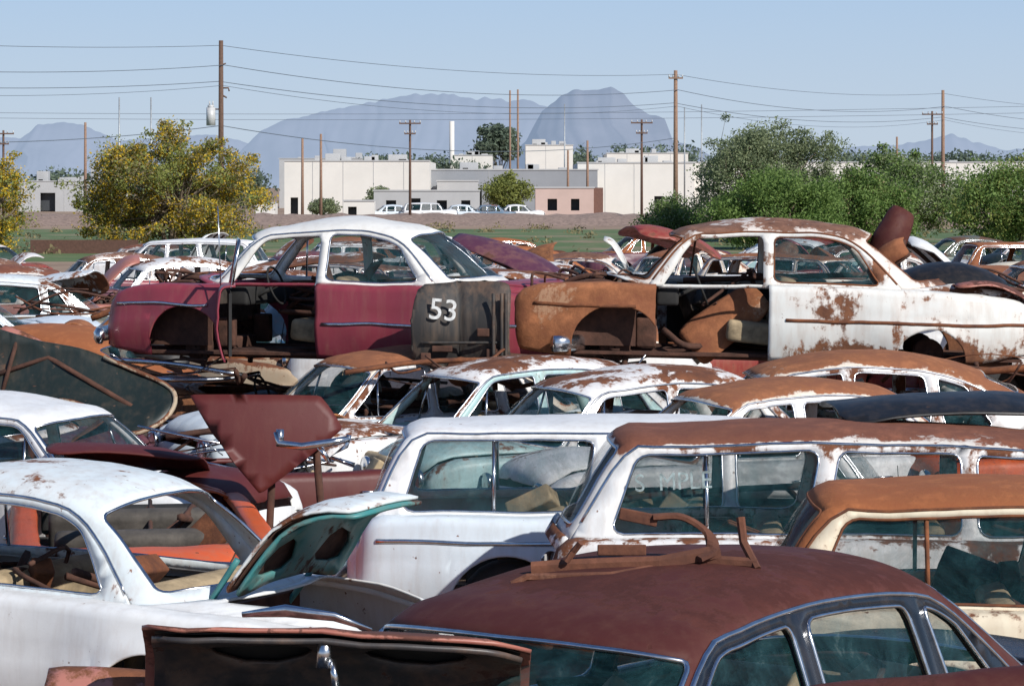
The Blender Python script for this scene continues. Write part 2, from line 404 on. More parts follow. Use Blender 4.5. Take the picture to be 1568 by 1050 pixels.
    # cowl+hood
    x0=D[0,0]; bow=D[0,2]-x0
    def hfn(x,t):
        f=(x-x0)/(Lf-.06-x0); w=max(0,1-abs(t)**2.5)**.6; cr=.035+.10*math.sin(math.pi*min(1,f*.85+.1))
        xx=x+w*(bow*(1-f)+.10*f)
        pk=.02*math.exp(-(t/.06)**2)
        return dent((xx,yin(x)*t,top(x)+cr*w*(.9)+pk*w+.003),seed,dentamt)
    he=Lf-.06
    sheet('cowl',[(x0-.0,-1),(x0+.12,-1),(x0+.12,1),(x0-.0,1)],[],hfn,.12,body,E)
    if hood!='off':
        M=None
        if hood=='open':
            p=Vector((x0+.2,0,top(x0)+.04)); M=Matrix.Translation(p)@Matrix.Rotation(-math.radians(hoodang),4,'Y')@Matrix.Translation(-p)
        sheet('hood',[(x0+.14,-.985),(he,-.97),(he,.97),(x0+.14,.985)],[],hfn,.12,hoodmat,E,.016,M)
        if hood=='open':
            rb=[]
            for t in (-.75,-.25,.25,.75): rb.append(([tuple(np.array(hfn(x,t))-np.array((0,0,.03))) for x in np.linspace(x0+.3,he-.1,7)],.025))
            o=tubes('hood_ribs',rb,M_rustd,E,5); o.data.transform(M)
    if engine or hood!='on':
        bl=[((1.75,0,.72),(.75,.42,.36)),((1.7,.0,.95),(.5,.2,.12)),((2.2,.0,.72),(.08,.7,.45)),((1.35,0,.78),(.03,1.3,.4)),((1.9,.35,.75),(.3,.16,.2)),((1.5,-.42,.85),(.25,.2,.22))]
        boxes('engine_block',bl,M_engine,E,.03)
        tubes('engine_hoses',[(cat([(1.5,.1,1.0),(1.8,.2,1.05),(2.1,.1,.9),(2.2,.2,.7)],5),.03),(cat([(1.4,-.4,.9),(1.8,-.5,1.0),(2.1,-.35,.8)],5),.02),(cat([(1.4,.5,.95),(1.7,.55,1.02),(2.3,.5,.9)],5),.016)]+
          [(cat([(1.3+.1*i,.45*math.sin(i*2.1+seed),1.02),(1.45+.12*i,.5*math.sin(i*1.3+seed),1.10+.03*math.sin(i*5)),(1.55+.11*i,.55*math.cos(i+seed),.95)],4),.012+.004*(i%3)) for i in range(8)],M_rustd,E)
        boxes('inner_fenders',[((1.85,.66,.62),(1.1,.02,.5)),((1.85,-.66,.62),(1.1,.02,.5))],M_rustd,E)
    # deck
    xd=D[-1,0]; bw=D[-1,2]-xd
    def dfn(x,t):
        f=(xd-x)/(xd-Lr-.06); w=max(0,1-abs(t)**2.5)**.6
        return dent((x+w*(bw*(1-f)-.08*f),yin(x)*t,top(x)+w*(.035+.05*math.sin(math.pi*f*.8))+.003),seed,dentamt)
    de=Lr+.06
    if de<xd-.7:
        lid=chaikin([(xd-.12,-.8),(xd-.12,0),(xd-.12,.8),(xd-.6,.82),(de+.1,.78),(de+.02,.7),(de+.02,0),(de+.02,-.7),(de+.1,-.78),(xd-.6,-.82)],2)
        sheet('rear_deck',[(de,-1),(xd,-1),(xd,1),(de,1)],[lid],dfn,.12,body,E)
        if trunk!='off':
            M=None
            if trunk=='open':
                p=Vector((xd-.12+bw*.7,0,top(xd)+.05)); M=Matrix.Translation(p)@Matrix.Rotation(math.radians(trunkang),4,'Y')@Matrix.Translation(-p)
            dro=lambda x:-.24*max(0,(xd-.75-x)/(xd-.75-de))**2 if trunk=='open' else 0
            L2=lambda x,t,o:tuple(np.array(dfn(x,t))+np.array((0,0,o+dro(x))))
            sheet('trunk_lid',[(xd-.13+(x-xd+.12)*.985,t*.985) for x,t in lid],[],lambda x,t:L2(x,t,.006),.1,trunkmat,E,.016,M)
            if trunk=='open' and under:
                cx=(xd-.12+de)/2; L_=(xd-.12-de)/2
                def tri(pts): return chaikin([(cx+a*L_,b) for a,b in pts],1)
                hs=[tri([(.75,.12*s),(.72,.62*s),(.2,.66*s),(.1,.30*s)]) for s in (1,-1)]+[tri([(-.05,.30*s),(.0,.62*s),(-.6,.55*s),(-.72,.2*s)]) for s in (1,-1)]
                sheet('lid_inner_frame',[(cx+(x-cx)*.96,t*.96) for x,t in lid],hs,lambda x,t:L2(x,t,-.055),.1,under,E,.02,M)
                sheet('lid_liner',[(cx+(x-cx)*.95,t*.95) for x,t in lid],[],lambda x,t:L2(x,t,-.015),.15,M_rustd,E,.004,M)
                tubes('lid_hinges',[(cat([(xd-.2,s*.5,.80),(xd-.35,s*.5,.98),(xd-.55,s*.5,1.25)],5),.02) for s in (1,-1)],under,E)
            if trunk=='open': boxes('trunk_well',[((-1.95,0,.5),(1.0,1.2,.04)),((-1.5,0,.7),(.04,1.2,.45))],M_rustd,E)
    else:
        sheet('rear_deck',[(de,-1),(xd,-1),(xd,1),(de,1)],[],dfn,.12,body,E)
    # interior
    boxes('floor_pan',[((-.1,0,.30),(4.6,1.45,.03))],M_rustd,E)
    if detail:
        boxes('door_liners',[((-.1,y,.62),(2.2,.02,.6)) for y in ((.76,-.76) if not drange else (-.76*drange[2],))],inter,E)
        sm=seat or (M_seat if seed%2 else M_seatd)
        sb=[((.15,0,.52),(.55,1.3,.22),(0,-.1,0)),((-.12,0,.82),(.18,1.3,.52),(0,-.2,0))]
        if len(S['wins'])>1: sb+=[((-.85,0,.52),(.5,1.25,.22),(0,-.1,0)),((-1.12,0,.80),(.18,1.25,.5),(0,-.25,0))]
        boxes('bench_seats',sb,sm,E,.06)
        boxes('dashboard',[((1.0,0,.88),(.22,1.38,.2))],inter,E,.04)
        c=Vector((.68,.38,.98)); u=Vector((.35,0,.94)); v=Vector((0,1,0))
        tubes('steering_wheel',[([c+.2*(u*math.cos(a)+v*math.sin(a)) for a in np.linspace(0,2*math.pi,19)[:-1]],.013,True),([c,(1.05,.38,.8)],.022),([c-v*.2,c+v*.2],.01)],M_black,E)
        rr=random.Random(seed)
        tubes('interior_scrap',[(cat([(rr.uniform(-1.6,.9),rr.uniform(-.6,.6),rr.uniform(.6,1.15)) for _ in range(3)],4),rr.uniform(.01,.03)) for _ in range(9)],M_rustd,E,5)
        boxes('interior_debris',[((rr.uniform(-1.4,.8),rr.uniform(-.5,.5),rr.uniform(.7,1.05)),(rr.uniform(.2,.5),rr.uniform(.1,.4),rr.uniform(.02,.25)),(rr.uniform(-1,1),rr.uniform(-1,1),rr.uniform(-3,3))) for _ in range(6)],rr.choice([M_rustp,M_engine,M_seat]),E,.02)
    # wheels / hubs
    for xw in (S['xf'],S['xr']):
        for s in (1,-1):
            V=[];F=[]; prof=[(.02,.12),(.10,.13),(.19,.10),(.20,.12),(.28,.14),(.33,.12),(.345,.06),(.345,-.06),(.33,-.1),(.2,-.1)] if wheels else [(.01,.10),(.05,.10),(.06,.06),(.13,.06),(.15,.04),(.15,-.04),(.05,-.05),(.04,-.4)]
            nr=20
            for r,dy in prof:
                for a in range(nr): V.append((xw+r*math.cos(2*math.pi*a/nr),s*(.70+dy-(0 if wheels else .16)),.35+r*math.sin(2*math.pi*a/nr)))
            for k in range(len(prof)-1):
                for a in range(nr): F.append((k*nr+a,k*nr+(a+1)%nr,(k+1)*nr+(a+1)%nr,(k+1)*nr+a))
            o=mkobj('wheel' if wheels else 'brake_drum',V,F,M_rubber if wheels else M_rustd,E)
            if wheels:
                o.data.materials.append(M_rustp)
                for p in o.data.polygons:
                    if p.index<2*nr: p.material_index=1
    ax=[([(S['xf'],-.6,.36),(S['xf'],.6,.36)],.04),([(S['xr'],-.6,.35),(S['xr'],.6,.35)],.05),([(S['xf'],.5,.36),(S['xf']+.05,.62,.75)],.05),([(-2.3,.45,.27),(2.3,.45,.3)],.05),([(-2.3,-.45,.27),(2.3,-.45,.3)],.05)]
    if not wheels:
        for s in (1,-1):
            xf=S['xf']
            ax+=[([(xf+.06*math.cos(a*1.3),s*.50+.06*math.sin(a*1.3),.40+a*.012) for a in range(26)],.012),([(xf-.25,s*.3,.28),(xf,s*.6,.30)],.03),([(xf+.25,s*.3,.28),(xf,s*.6,.30)],.03),([(xf-.2,s*.4,.62),(xf+.02,s*.6,.6)],.03),
                 ([(xf-.3,s*.5,.2),(xf-.1,s*.62,.18),(xf+.2,s*.6,.24)],.02),([(xf-.12,s*.62,.3),(xf-.08,s*.66,.12)],.03)]
        boxes('subframe',[((S['xf'],0,.36),(.5,.9,.14)),((S['xf']+.3,.5,.5),(.25,.1,.3)),((S['xf']-.3,-.5,.5),(.2,.1,.3)),((S['xf']-.3,.5,.5),(.2,.1,.3)),((S['xf']+.3,-.5,.5),(.25,.1,.3))],M_rustd,E,.03)
    tubes('axles_and_frame',ax,M_rustd,E)
    return E
def loose_panel(name,loc,rot,w,l,mat,arch=.15,bend=.1,taper=.85,under=None,seed=1,pw=2.2,liner=None):
    E=empty(name,loc); E.rotation_euler=tuple(math.radians(a) for a in rot)
    def fn(x,t):
        ww=w/2*(1-(1-taper)*(x/l))
        return dent((x-l/2,ww*t,-arch*abs(t)**pw-bend*(2*x/l-1)**2),seed,.03)
    ol=chaikin([(0,-1),(0,-.3),(0,.3),(0,1),(l*.3,1),(l*.7,1),(l,.85),(l,.3),(l,-.3),(l,-.85),(l*.7,-1),(l*.3,-1)],2)
    sheet('panel_skin',ol,[],fn,.12,mat,E,.015)
    if under:
        hs=[[(l*.5+a*l*.2+l*.14*math.cos(q),b*.42+.25*math.sin(q)) for q in np.linspace(0,2*math.pi,11)[:-1]] for a in (-1,1) for b in (-1,1)]
        sheet('inner_frame',[(l/2+(x-l/2)*.95,t*.95) for x,t in ol],hs,lambda x,t:tuple(np.array(fn(x,t))-np.array((0,0,.055))),.12,under,E,.02)
        sheet('inner_liner',[(l/2+(x-l/2)*.94,t*.94) for x,t in ol],[],lambda x,t:tuple(np.array(fn(x,t))-np.array((0,0,.02))),.2,liner or M_black,E,.004)
    return E
# ------------------------------------------------------------------ paints
WH=(.82,.82,.81); CR=(.78,.69,.52)
p_white=paint(WH,.30,.0,seed=1,dust=.22,low=.3); p_white2=paint(WH,.50,.18,seed=2,low=.3); p_bluew=paint((.68,.75,.80),.22,.05,seed=4,low=.2,dust=.22)
p_wroof=paint((.74,.80,.81),.42,.08,seed=5)
p_maroon=paint((.27,.042,.062),.24,.0,seed=6,rcol=(.26,.09,.06),rough=.3,dust=.2); p_maroof=paint((.82,.80,.75),.16,0,seed=7,dust=.2)
p_rustor=paint((.36,.15,.07),.75,0,seed=8,rcol=(.45,.18,.07)); p_e2=paint((.77,.77,.73),.52,-.1,seed=9,rcol=(.36,.15,.07),low=.4); p_fend=paint((.46,.26,.15),.80,.1,seed=38,rcol=(.44,.17,.07),dark=(.20,.065,.03))
p_e2roof=paint((.76,.70,.64),.55,.22,seed=10,rcol=(.38,.19,.12))
p_brown=paint((.080,.020,.017),.48,.1,seed=11,rcol=(.115,.034,.025),rough=.6,dark=(.06,.017,.014),dust=.06,spec=.25); p_navy=paint((.012,.018,.028),.2,0,seed=12,dust=.1,rough=.2)
p_wagroof=paint((.74,.71,.66),.34,.60,seed=13,rcol=(.30,.11,.06),dark=(.15,.05,.03)); p_orroof=paint((.5,.27,.14),.85,.4,seed=14,rcol=(.46,.16,.055),dark=(.28,.085,.03)); p_cream=paint(CR,.40,0,seed=15,low=.3)
p_teal=paint((.05,.24,.24),.42,0,seed=16,rcol=(.10,.05,.04),dust=.15); p_dkred=paint((.10,.016,.014),.2,0,seed=17,rcol=(.12,.03,.02),rough=.5,dust=.06)
p_aqua=paint((.42,.62,.62),.45,.1,seed=18); p_purple=paint((.10,.03,.055),.4,.1,seed=19,rcol=(.2,.08,.06),dust=.15); p_green=paint((.06,.10,.085),.45,.2,seed=20,rcol=(.2,.1,.06)); p_dgreen=paint((.012,.020,.018),.26,.1,seed=34,rcol=(.16,.11,.07),dust=.08,rough=.4)
p_orange=paint((.68,.11,.02),.3,0,seed=21); p_red=paint((.26,.035,.03),.42,.2,seed=22,rcol=(.3,.1,.06)); p_pink=paint((.42,.16,.13),.45,.2,seed=23)
p_rwroof=paint((.76,.68,.58),.42,.55,seed=24,rcol=(.42,.16,.065),dark=(.22,.08,.04)); p_black=paint((.012,.012,.013),.2,0,seed=25,rcol=(.07,.05,.04),dust=.1); p_char=paint((.035,.032,.030),.35,0,seed=29,rcol=(.10,.065,.045),dust=.25,rough=.6)
p_tan=paint((.45,.36,.25),.5,.3,seed=26); p_blue=paint((.12,.22,.32),.4,.2,seed=27)
p_hood=paint((.34,.11,.085),.40,.2,seed=35,rcol=(.22,.08,.06),dust=.2); p_frame=paint((.045,.04,.04),.35,0,seed=36,rcol=(.12,.06,.04),dust=.15)
# ------------------------------------------------------------------ hero cars
car('maroon_sedan',COU,(-1.72,30.0,1.36),163,p_maroon,p_maroof,hood='off',opendoor=(.03,1.12,1,66),wheels=False,seed=41,lamps=False,
    strip=lambda x:(.80 if x>1.2 else (.62 if x<0 else None)),glass=(0,1,1,0,1),engine=True,step=.09,seat=M_seat,scale=(.98,1,1.02),dentamt=.022)
car('rusty_white_coupe',COU,(2.62,29.2,1.40),177,p_e2,p_e2roof,hood='off',missdoor=(.03,1.12,1),wheels=False,seed=43,trunk='off',fend=p_fend,lamps=False,bumper=False,
    strip=lambda x:(.78 if 1.3<x<2.3 else (.66 if x<-.1 else None)),glass=(0,1,0,0,0),engine=True,step=.09,skirt=True,trim=M_rustp,scale=(1.04,1,1.0),tilt=(0,-1),pillar=p_e2,dentamt=.022)
# foreground
car('brown_sedan',SED,(.60,11.75,.08),-126,p_navy,p_brown,seed=45,step=.06,glass=(1,1,1,1,1),dentamt=.006,pillar=p_navy,scale=(1.24,1.20,1.07))
car('white_coupe',COU,(-2.90,17.3,.05),152,p_white,p_wroof,trunk='open',trunkang=56,trunkmat=p_wroof,under=p_teal,seed=47,step=.07,glass=(1,0,0,1,0),backl=False)
car('white_station_wagon',SQR,(1.5,21.0,.04),-1,p_bluew,p_white,seed=49,step=.08,glass=(1,1,1,1,1),strip=lambda x:.84)
E_w2=car('rust_roof_station_wagon',WAG,(2.85,18.6,.10),-3,p_white2,p_wagroof,seed=51,step=.08,scale=(1,1,1.06),pillar=p_white2)
car('orange_roof_station_wagon',WAG,(3.92,16.2,.06),-5,p_cream,p_orroof,seed=53,step=.08,glass=(0,0,1,1,1),trim=M_rustp,pillar=p_cream,opendoor=(.07,1.12,-1,50))
car('roofless_red_car',SED,(-2.3,9.3,.1),8,p_red,green=False,seed=55,step=.14)
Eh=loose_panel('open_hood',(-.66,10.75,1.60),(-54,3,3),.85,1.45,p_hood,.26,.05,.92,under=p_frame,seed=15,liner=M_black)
tubes('hood_ornament',[([(-.36,-.30,-.07),(-.2,-.33,-.07),(-.02,-.33,-.09),(.12,-.30,-.12)],[.012,.028,.02,.008],False,.7)],M_chrome,Eh,8)
tubes('hood_latch',[([(-.05,-.36,-.24),(-.05,-.28,-.30)],.03),([(-.02,-.3,-.28),(.0,-.24,-.36)],.015)],M_chrome,Eh,8)
loose_panel('pink_fender_panel',(-1.42,10.9,1.545),(-10,2,2),.35,.72,p_pink,.12,.02,seed=16)
loose_panel('dark_rusty_panel',(1.62,10.2,1.67),(-20,-5,3),.4,1.2,p_brown,.12,.03,seed=17)
car('orange_roofless_car',SED,(-2.7,20.6,.0),100,p_orange,green=False,seed=58,lamps=False)
car('maroon_hood_white_sedan',SED,(-4.25,23.6,.02),-24,p_white,p_white,hoodmat=p_dkred,seed=57,step=.08,lamps=False)
loose_panel('dark_red_hood',(-3.02,22.5,1.34),(-14,4,-6),.9,1.2,p_dkred,.12,.05,.9,seed=20)
car('dark_red_roofless_car',SED,(-1.3,25.2,-.05),-160,p_dkred,green=False,seed=59)
Er=empty('raised_dark_red_hood',(0,0,0))
sheet('hood_panel',chaikin([(-2.47,1.80),(-2.4,1.815),(-1.5,1.81),(-1.44,1.79),(-1.29,1.58),(-1.30,1.54),(-1.86,1.10),(-1.93,1.08)],1),[],lambda x,z:(x,21.6+.25*(z-1.4)-.06*math.cos((x+1.9)*2)+.02*math.sin(z*7),z),.1,p_dkred,Er,.02)
tubes('prop_stand',[([(-1.9,21.9,0),(-1.82,21.62,1.3)],.03),([(-1.4,22.0,0),(-1.5,21.66,1.5)],.03)],M_rustd,Er)
Eg=empty('raised_dark_green_hood',(0,0,0))
gp=[(-5.6,2.25),(-4.59,2.11),(-4.24,1.99),(-3.6,1.84),(-3.1,1.63),(-2.98,1.48),(-3.08,1.30),(-3.42,1.20),(-3.75,1.42),(-4.24,1.50),(-5.6,1.5)]
gf=lambda x,z:(x,25.6+.55*(z-1.7)+.12*math.cos((z-1.7)*5)-.10*(x+4),z+.02*math.sin(x*6))
sheet('hood_skin',chaikin(gp,2),[],gf,.1,p_dgreen,Eg,.03)
tubes('hood_edge_flange',[([tuple(np.array(gf(*p))-np.array((0,.03,0))) for p in chaikin(gp,2)[10:34]],.022)],p_tan,Eg,6)
tubes('hood_braces',[([gf(-4.9,1.6),gf(-4.2,1.85),gf(-3.4,1.45)],.025),([gf(-4.6,1.55),gf(-4.5,2.0)],.02),([(-4.4,25.7,.4),(-4.3,25.7,1.6)],.04)],M_rustd,Eg,6)
# middle row
mid=[('rust_roof_sedan',SED,p_bluew,p_rwroof,0,p_white2),('aqua_sedan',SED,p_white2,p_white2,1,p_aqua),('white_sedan',COU,p_aqua,p_white2,0,p_white2),('white_sedan',SED,p_white,p_rwroof,1,p_white2)]
for i,(nme,sp,bm_,rm_,g,pi) in enumerate(mid):
    car(nme,sp,(-1.05+1.12*i,28.3-1.15*i,.15-.03*i),213-3*i,bm_,rm_,seed=60+i,glass=(0,1-g,g,1-i%2,1),scale=(1,.92,1),pillar=pi,tilt=((0,1.5,-1,.5)[i],0))
car('rust_roof_fastback',FAS,(3.15,27.0,.16),186,p_white2,p_rwroof,seed=66,glass=(0,0,1,0,1),pillar=p_white2)
car('cream_sedan',SED,(5.85,25.2,.1),192,p_orange,p_e2roof,seed=67,glass=(0,0,0,1,1))
# supports for the raised cars : stripped shells
for (x,y,yaw) in ((-1.9,30.6,165),(2.4,30.3,176),(-4.6,29,150)):
    car('stripped_car_shell',SED,(x,y,-.05),yaw,p_rustor,green=False,wheels=False,seed=int(x*10)+90,scale=(1,1,1.22) if x>-4 else (1,1,1),lamps=False)
# behind rows
pal=[p_white,p_white2,p_aqua,p_rustor,p_red,p_bluew,p_tan,p_purple,p_green,p_cream,p_blue,p_pink,p_e2,p_maroon,p_fend,p_rustor]
rl=[p_rwroof,p_white2,p_e2roof,p_wagroof,p_wroof,p_orroof]
names={id(p_white):'white_junk_car',id(p_white2):'weathered_white_car',id(p_aqua):'aqua_junk_car',id(p_rustor):'rusted_car',id(p_red):'red_junk_car'}
def jc(x,y,z=0,**k):
    b=R.choice(pal); car(names.get(id(b),'junk_car'),R.choice([SED,COU,FAS,SED,WAG]),(x,y,z),k.pop('yaw',R.choice([200,170,190,20,-30,215,150])+R.uniform(-12,12)),b,R.choice([b]+rl),
      hood=R.choice(['on','open','on','off']),hoodang=R.uniform(40,65),trunk=R.choice(['on','on','open']),trunkang=R.uniform(30,60),step=.16 if y<50 else .22,seed=R.randint(1,900),tilt=(R.uniform(-3,3),R.uniform(-3,3)),
      glass=(R.randint(0,1),R.randint(0,1),R.randint(0,1),1,1),detail=y<55,**k)
def scrap(x,y,z,w=1.0):
    k=R.choice(['bent_hood','fender_panel','door_panel','trunk_lid'])
    loose_panel(k,(x,y,z),(R.uniform(-50,50),R.uniform(-40,40),R.uniform(0,360)),R.uniform(.6,1.3)*w,R.uniform(.9,1.6)*w,R.choice(pal+[p_black,p_dgreen]),R.uniform(.05,.3),R.uniform(0,.15),seed=R.randint(1,99))
def barpile(x,y,z,n=7,w=1.0):
    E=empty('scrap_bar_pile',(x,y,z)); ps=[]
    for _ in range(n):
        a=[R.uniform(-w,w),R.uniform(-.4,.4),R.uniform(-.05,.25)]; b=[R.uniform(-w,w),R.uniform(-.4,.4),R.uniform(-.05,.3)]; m=[(p+q)/2+R.uniform(-.15,.15) for p,q in zip(a,b)]
        ps.append((cat([a,m,b],4),R.uniform(.012,.04),False,R.choice([1,.4])))
    tubes('bent_bars',ps[:n//2],M_rustd,E,5); tubes('chrome_trim_pieces',ps[n//2:],R.choice([M_chrome,M_rustp,M_rustp]),E,5)
jc(-5.6,33.5,.1); jc(-6.0,27.9,.0,yaw=160); jc(6.9,34.5,.9,yaw=184); jc(-.2,35.5,.5,yaw=170)
for y,z,x0,x1,dx in ((38,.35,-7.5,9,3.9),(44,.3,-8.5,9.5,4.2),(51,.25,-10,11,4.2),(60,.2,-12,13,4.4),(70,.2,-14,16,4.6),(81,.1,-16,18,4.8),(93,.1,-6,20,4.8)):
    x=x0+R.uniform(-1,1)
    while x<x1:
        yy=y+R.uniform(-1,1); jc(x,yy,z+R.uniform(-.1,.15)); 
        if R.random()<.55: scrap(x+R.uniform(-1.5,1.5),yy+R.uniform(-1,1),z+R.uniform(1.3,1.8))
        x+=dx+R.uniform(-.4,.8)
for x,y,z in ((-4.6,31.5,1.4),(-5.4,32.6,1.6),(-6.1,31,1.4),(-4.0,32.8,1.7),(-3.9,27.0,1.2),(-4.9,27.2,1.25),(-5.2,34,1.8),(-1.9,26.6,1.15),(.3,30.6,1.4)): scrap(x,y,z,.75)
for x,y,z in ((-4.2,28.6,1.1),(-5.2,28.2,1.7),(-3.6,29.6,1.4),(-.6,27.4,1.5),(.4,28.5,1.5),(-2.3,24.6,1.05),(2.4,29.0,1.75),(-1.2,29.5,1.75),(4.6,28.0,1.5),(-4.5,31,2.0),(5.2,33,2.2)): barpile(x,y,z)
loose_panel('purple_hood',(.15,38,2.55),(10,-22,160),1.5,1.7,p_purple,.30,.12,seed=3)
loose_panel('white_hood',(.75,33.5,2.35),(0,8,20),1.2,2.3,p_white,.1,.08,seed=4)
loose_panel('rusty_red_hood',(2.35,42,2.75),(0,-15,200),1.4,1.3,p_red,.2,.12,seed=5)
loose_panel('white_hood',(-2.9,36,2.45),(0,10,170),1.4,2.4,p_white,.1,.1,seed=6)
loose_panel('black_roof_panel',(3.0,19.1,2.02),(0,0,3),1.2,1.75,p_black,.1,.07,seed=7)
loose_panel('bent_trunk_lid',(3.86,28.9,2.92),(60,-62,20),.34,.62,p_brown,.12,.1,seed=10,under=M_rustd)
loose_panel('bent_hinge_panel',(3.70,28.7,2.72),(50,-40,-30),.36,.5,p_fend,.1,.1,seed=21,under=M_rustd)
loose_panel('dark_seat_back',(4.45,29.3,2.62),(0,0,0),1.1,1.2,p_black,.25,.18,seed=11)
loose_panel('rusty_fender_panel',(4.95,28.8,2.36),(-25,20,0),.9,1.0,p_hood,.2,.2,seed=12)
loose_panel('leaning_door_panel',(2.15,28.75,2.05),(62,-38,5),.5,.9,p_fend,.05,.03,seed=13)
loose_panel('stained_rear_panel',(5.2,36,2.35),(0,6,180),1.5,2.6,p_rwroof,.2,.1,seed=14)
# numbered cowl section "53"
E=empty('numbered_firewall_section',(-.48,28.1,1.62))
def cw(x,t): return dent((x-.5+.0,-.30-.12*(1-(2*t/.78-1)**2)-.03*math.sin(x*9)+(.05 if .44<x<.50 else 0),t),7,.03)
sheet('cowl_shell',chaikin([(0.02,.05),(0,.3),(.02,.6),(.08,.80),(.3,.83),(.5,.86),(.9,.84),(.97,.80),(.97,.6),(.95,.3),(.97,.04),(.5,0)],1),[],cw,.04,p_char,E,.03)
boxes('cowl_box',[((0,.05,.42),(.86,.5,.66))],p_char,E,.05)
tubes('cowl_ribs',[([(x,-.50,z) for z in np.linspace(.08,.74,8)],.018) for x in (.30,.38,.42)]+[([(x,-.46,.26) for x in np.linspace(-.4,.4,8)],.014)],p_char,E)
boxes('cowl_brackets',[((.2,-.46,.36),(.12,.06,.08)),((-.2,-.44,.2),(.2,.05,.06)),((.3,-.42,.12),(.14,.12,.16)),((-.36,-.4,.1),(.1,.1,.12))],M_rustd,E,.012)
tubes('brake_drums',[([(-.02,-.55,-.02),(-.02,-.35,-.02)],.14),([(-.02,-.62,-.02),(-.02,-.54,-.02)],.06)],M_rustp,E,18)
tubes('hanging_parts',[(cat([(.1,-.4,.1),(.2,-.5,-.05),(.35,-.4,-.1),(.42,-.45,.15)],5),.03),(cat([(-.3,-.4,.05),(-.1,-.45,-.05),(.25,-.4,.0)],5),.035),([(.3,-.45,.25),(.32,-.5,-.2)],.025)],M_rustd,E)
def painted(name,txt,size,parent,loc,rot,mat,off=.004):
    c=bpy.data.curves.new(name,'FONT'); c.body=txt; c.size=size; c.extrude=.002; c.offset=off; c.materials.append(mat)
    o=bpy.data.objects.new(name,c); scene.collection.objects.link(o); o.parent=parent; o.location=loc; o.rotation_euler=tuple(math.radians(a) for a in rot)
painted('painted_number','53',.29,E,(-.34,-.50,.50),(86,6,0),simple('white_chalk_paint',(.62,.62,.60),.9,0,.35,20),.001)
painted('painted_writing','S  MPLE',.15,E_w2,(-2.04,-.70,1.29),(76,-3,0),simple('faded_window_paint',(.26,.32,.32),.9,0,.6,25),0)
# rusty bracket on brown roof
E=empty('rusty_bumper_bracket',(.50,11.6,1.84))
p_br=paint((.20,.08,.045),.8,0,seed=33,rcol=(.25,.095,.05))
tubes('bracket_bars',[([(-.42,.05,-.01),(-.3,.04,.0),(.1,.0,.02),(.35,.05,.06)],.026,False,1.3),([(-.5,-.1,-.05),(-.44,-.1,-.02),(-.1,-.12,-.01),(.25,.1,.02)],.016),
  (cat([(.08,.1,.20),(.2,.1,.20),(.30,.08,.14),(.32,.04,.07),(.26,.0,.04)],5),.03,False,.5),([(.44,.1,.20),(.45,.08,.10),(.50,.0,.0)],.018),([(.3,.05,.03),(.5,.02,.02)],.022),
  ([(-.28,.0,.03),(-.25,.0,.07),(-.22,-.02,.11)],.014)],p_br,E,6,False)
boxes('drilled_plate',[((.02,.1,.20),(.16,.02,.05),(0,.2,0)),((-.05,.06,.07),(.2,.015,.045),(0,0,0))],p_br,E,.006)
E=empty('chrome_bumper_bracket',(-1.42,20.6,1.52))
tubes('bumper_bar',[([(-.28,0,.10),(-.27,-.02,.02),(-.1,-.03,.0),(.12,-.02,.03),(.24,0,.05)],.028),([(-.26,0,.12),(-.26,0,.0)],.03),([(.24,0,.08),(.22,0,.0),(.1,0,-.08),(.28,0,-.14)],.02),([(.02,0,0),(.1,0,-.12)],.02)],M_chrome,E,8)
tubes('car_antenna',[([(-3.0,29.3,2.35),(-3.03,29.3,3.2)],.006)],M_chrome)
# ------------------------------------------------------------------ ground
m_dirt,nt,b=newmat('dry_dirt')
tc=N(nt,'ShaderNodeTexCoord'); n=N(nt,'ShaderNodeTexNoise',i_Scale=.12,i_Detail=12.0,i_Roughness=.7); nt.links.new(tc.outputs['Object'],n.inputs['Vector'])
r=ramp(nt,n.outputs[0],[(.3,(.20,.13,.085)),(.55,(.32,.22,.15)),(.75,(.40,.30,.21))]); nt.links.new(r.outputs[0],b.inputs['Base Color']); b.inputs['Roughness'].default_value=.95
mkobj('ground',[(-9000,-60,0),(9000,-60,0),(9000,14000,0),(-9000,14000,0)],[(0,1,2,3)],m_dirt,smooth=False)
m_field,nt,b=newmat('irrigated_field')
tc=N(nt,'ShaderNodeTexCoord'); n=N(nt,'ShaderNodeTexNoise',i_Scale=.09,i_Detail=12.0,i_Roughness=.75); nt.links.new(tc.outputs['Object'],n.inputs['Vector'])
r=ramp(nt,n.outputs[0],[(.35,(.06,.11,.03)),(.52,(.10,.15,.05)),(.60,(.26,.19,.12))]); nt.links.new(r.outputs[0],b.inputs['Base Color']); b.inputs['Roughness'].default_value=.95
def rough_strip(name,x0,x1,y0,y1,h,mat,nx=200,ny=8,f=.3,zb=.004):
    V=[];F=[]
    for i in range(nx+1):
        for j in range(ny+1):
            x=x0+(x1-x0)*i/nx; y=y0+(y1-y0)*j/ny; e=math.sin(math.pi*j/ny)
            V.append((x,y,zb+e*h*(1+.35*noise.noise(Vector((x*f,y*f,1))))))
    F=[(i*(ny+1)+j,(i+1)*(ny+1)+j,(i+1)*(ny+1)+j+1,i*(ny+1)+j+1) for i in range(nx) for j in range(ny)]
    return mkobj(name,V,F,mat)
rough_strip('grass_field',-90,120,128,225,.03,m_field)
m_ball=simple('railway_ballast',(.27,.19,.15),.95,0,.5,3,.5)
rough_strip('railway_embankment',-120,140,243,262,.9,m_ball,300,8,.6)
boxes('brown_block_wall',[((-21.5,143,.35),(5.4,.2,.7)),((-31,143.2,.45),(9,.2,.9))],simple('brown_block',(.10,.05,.035),.9))
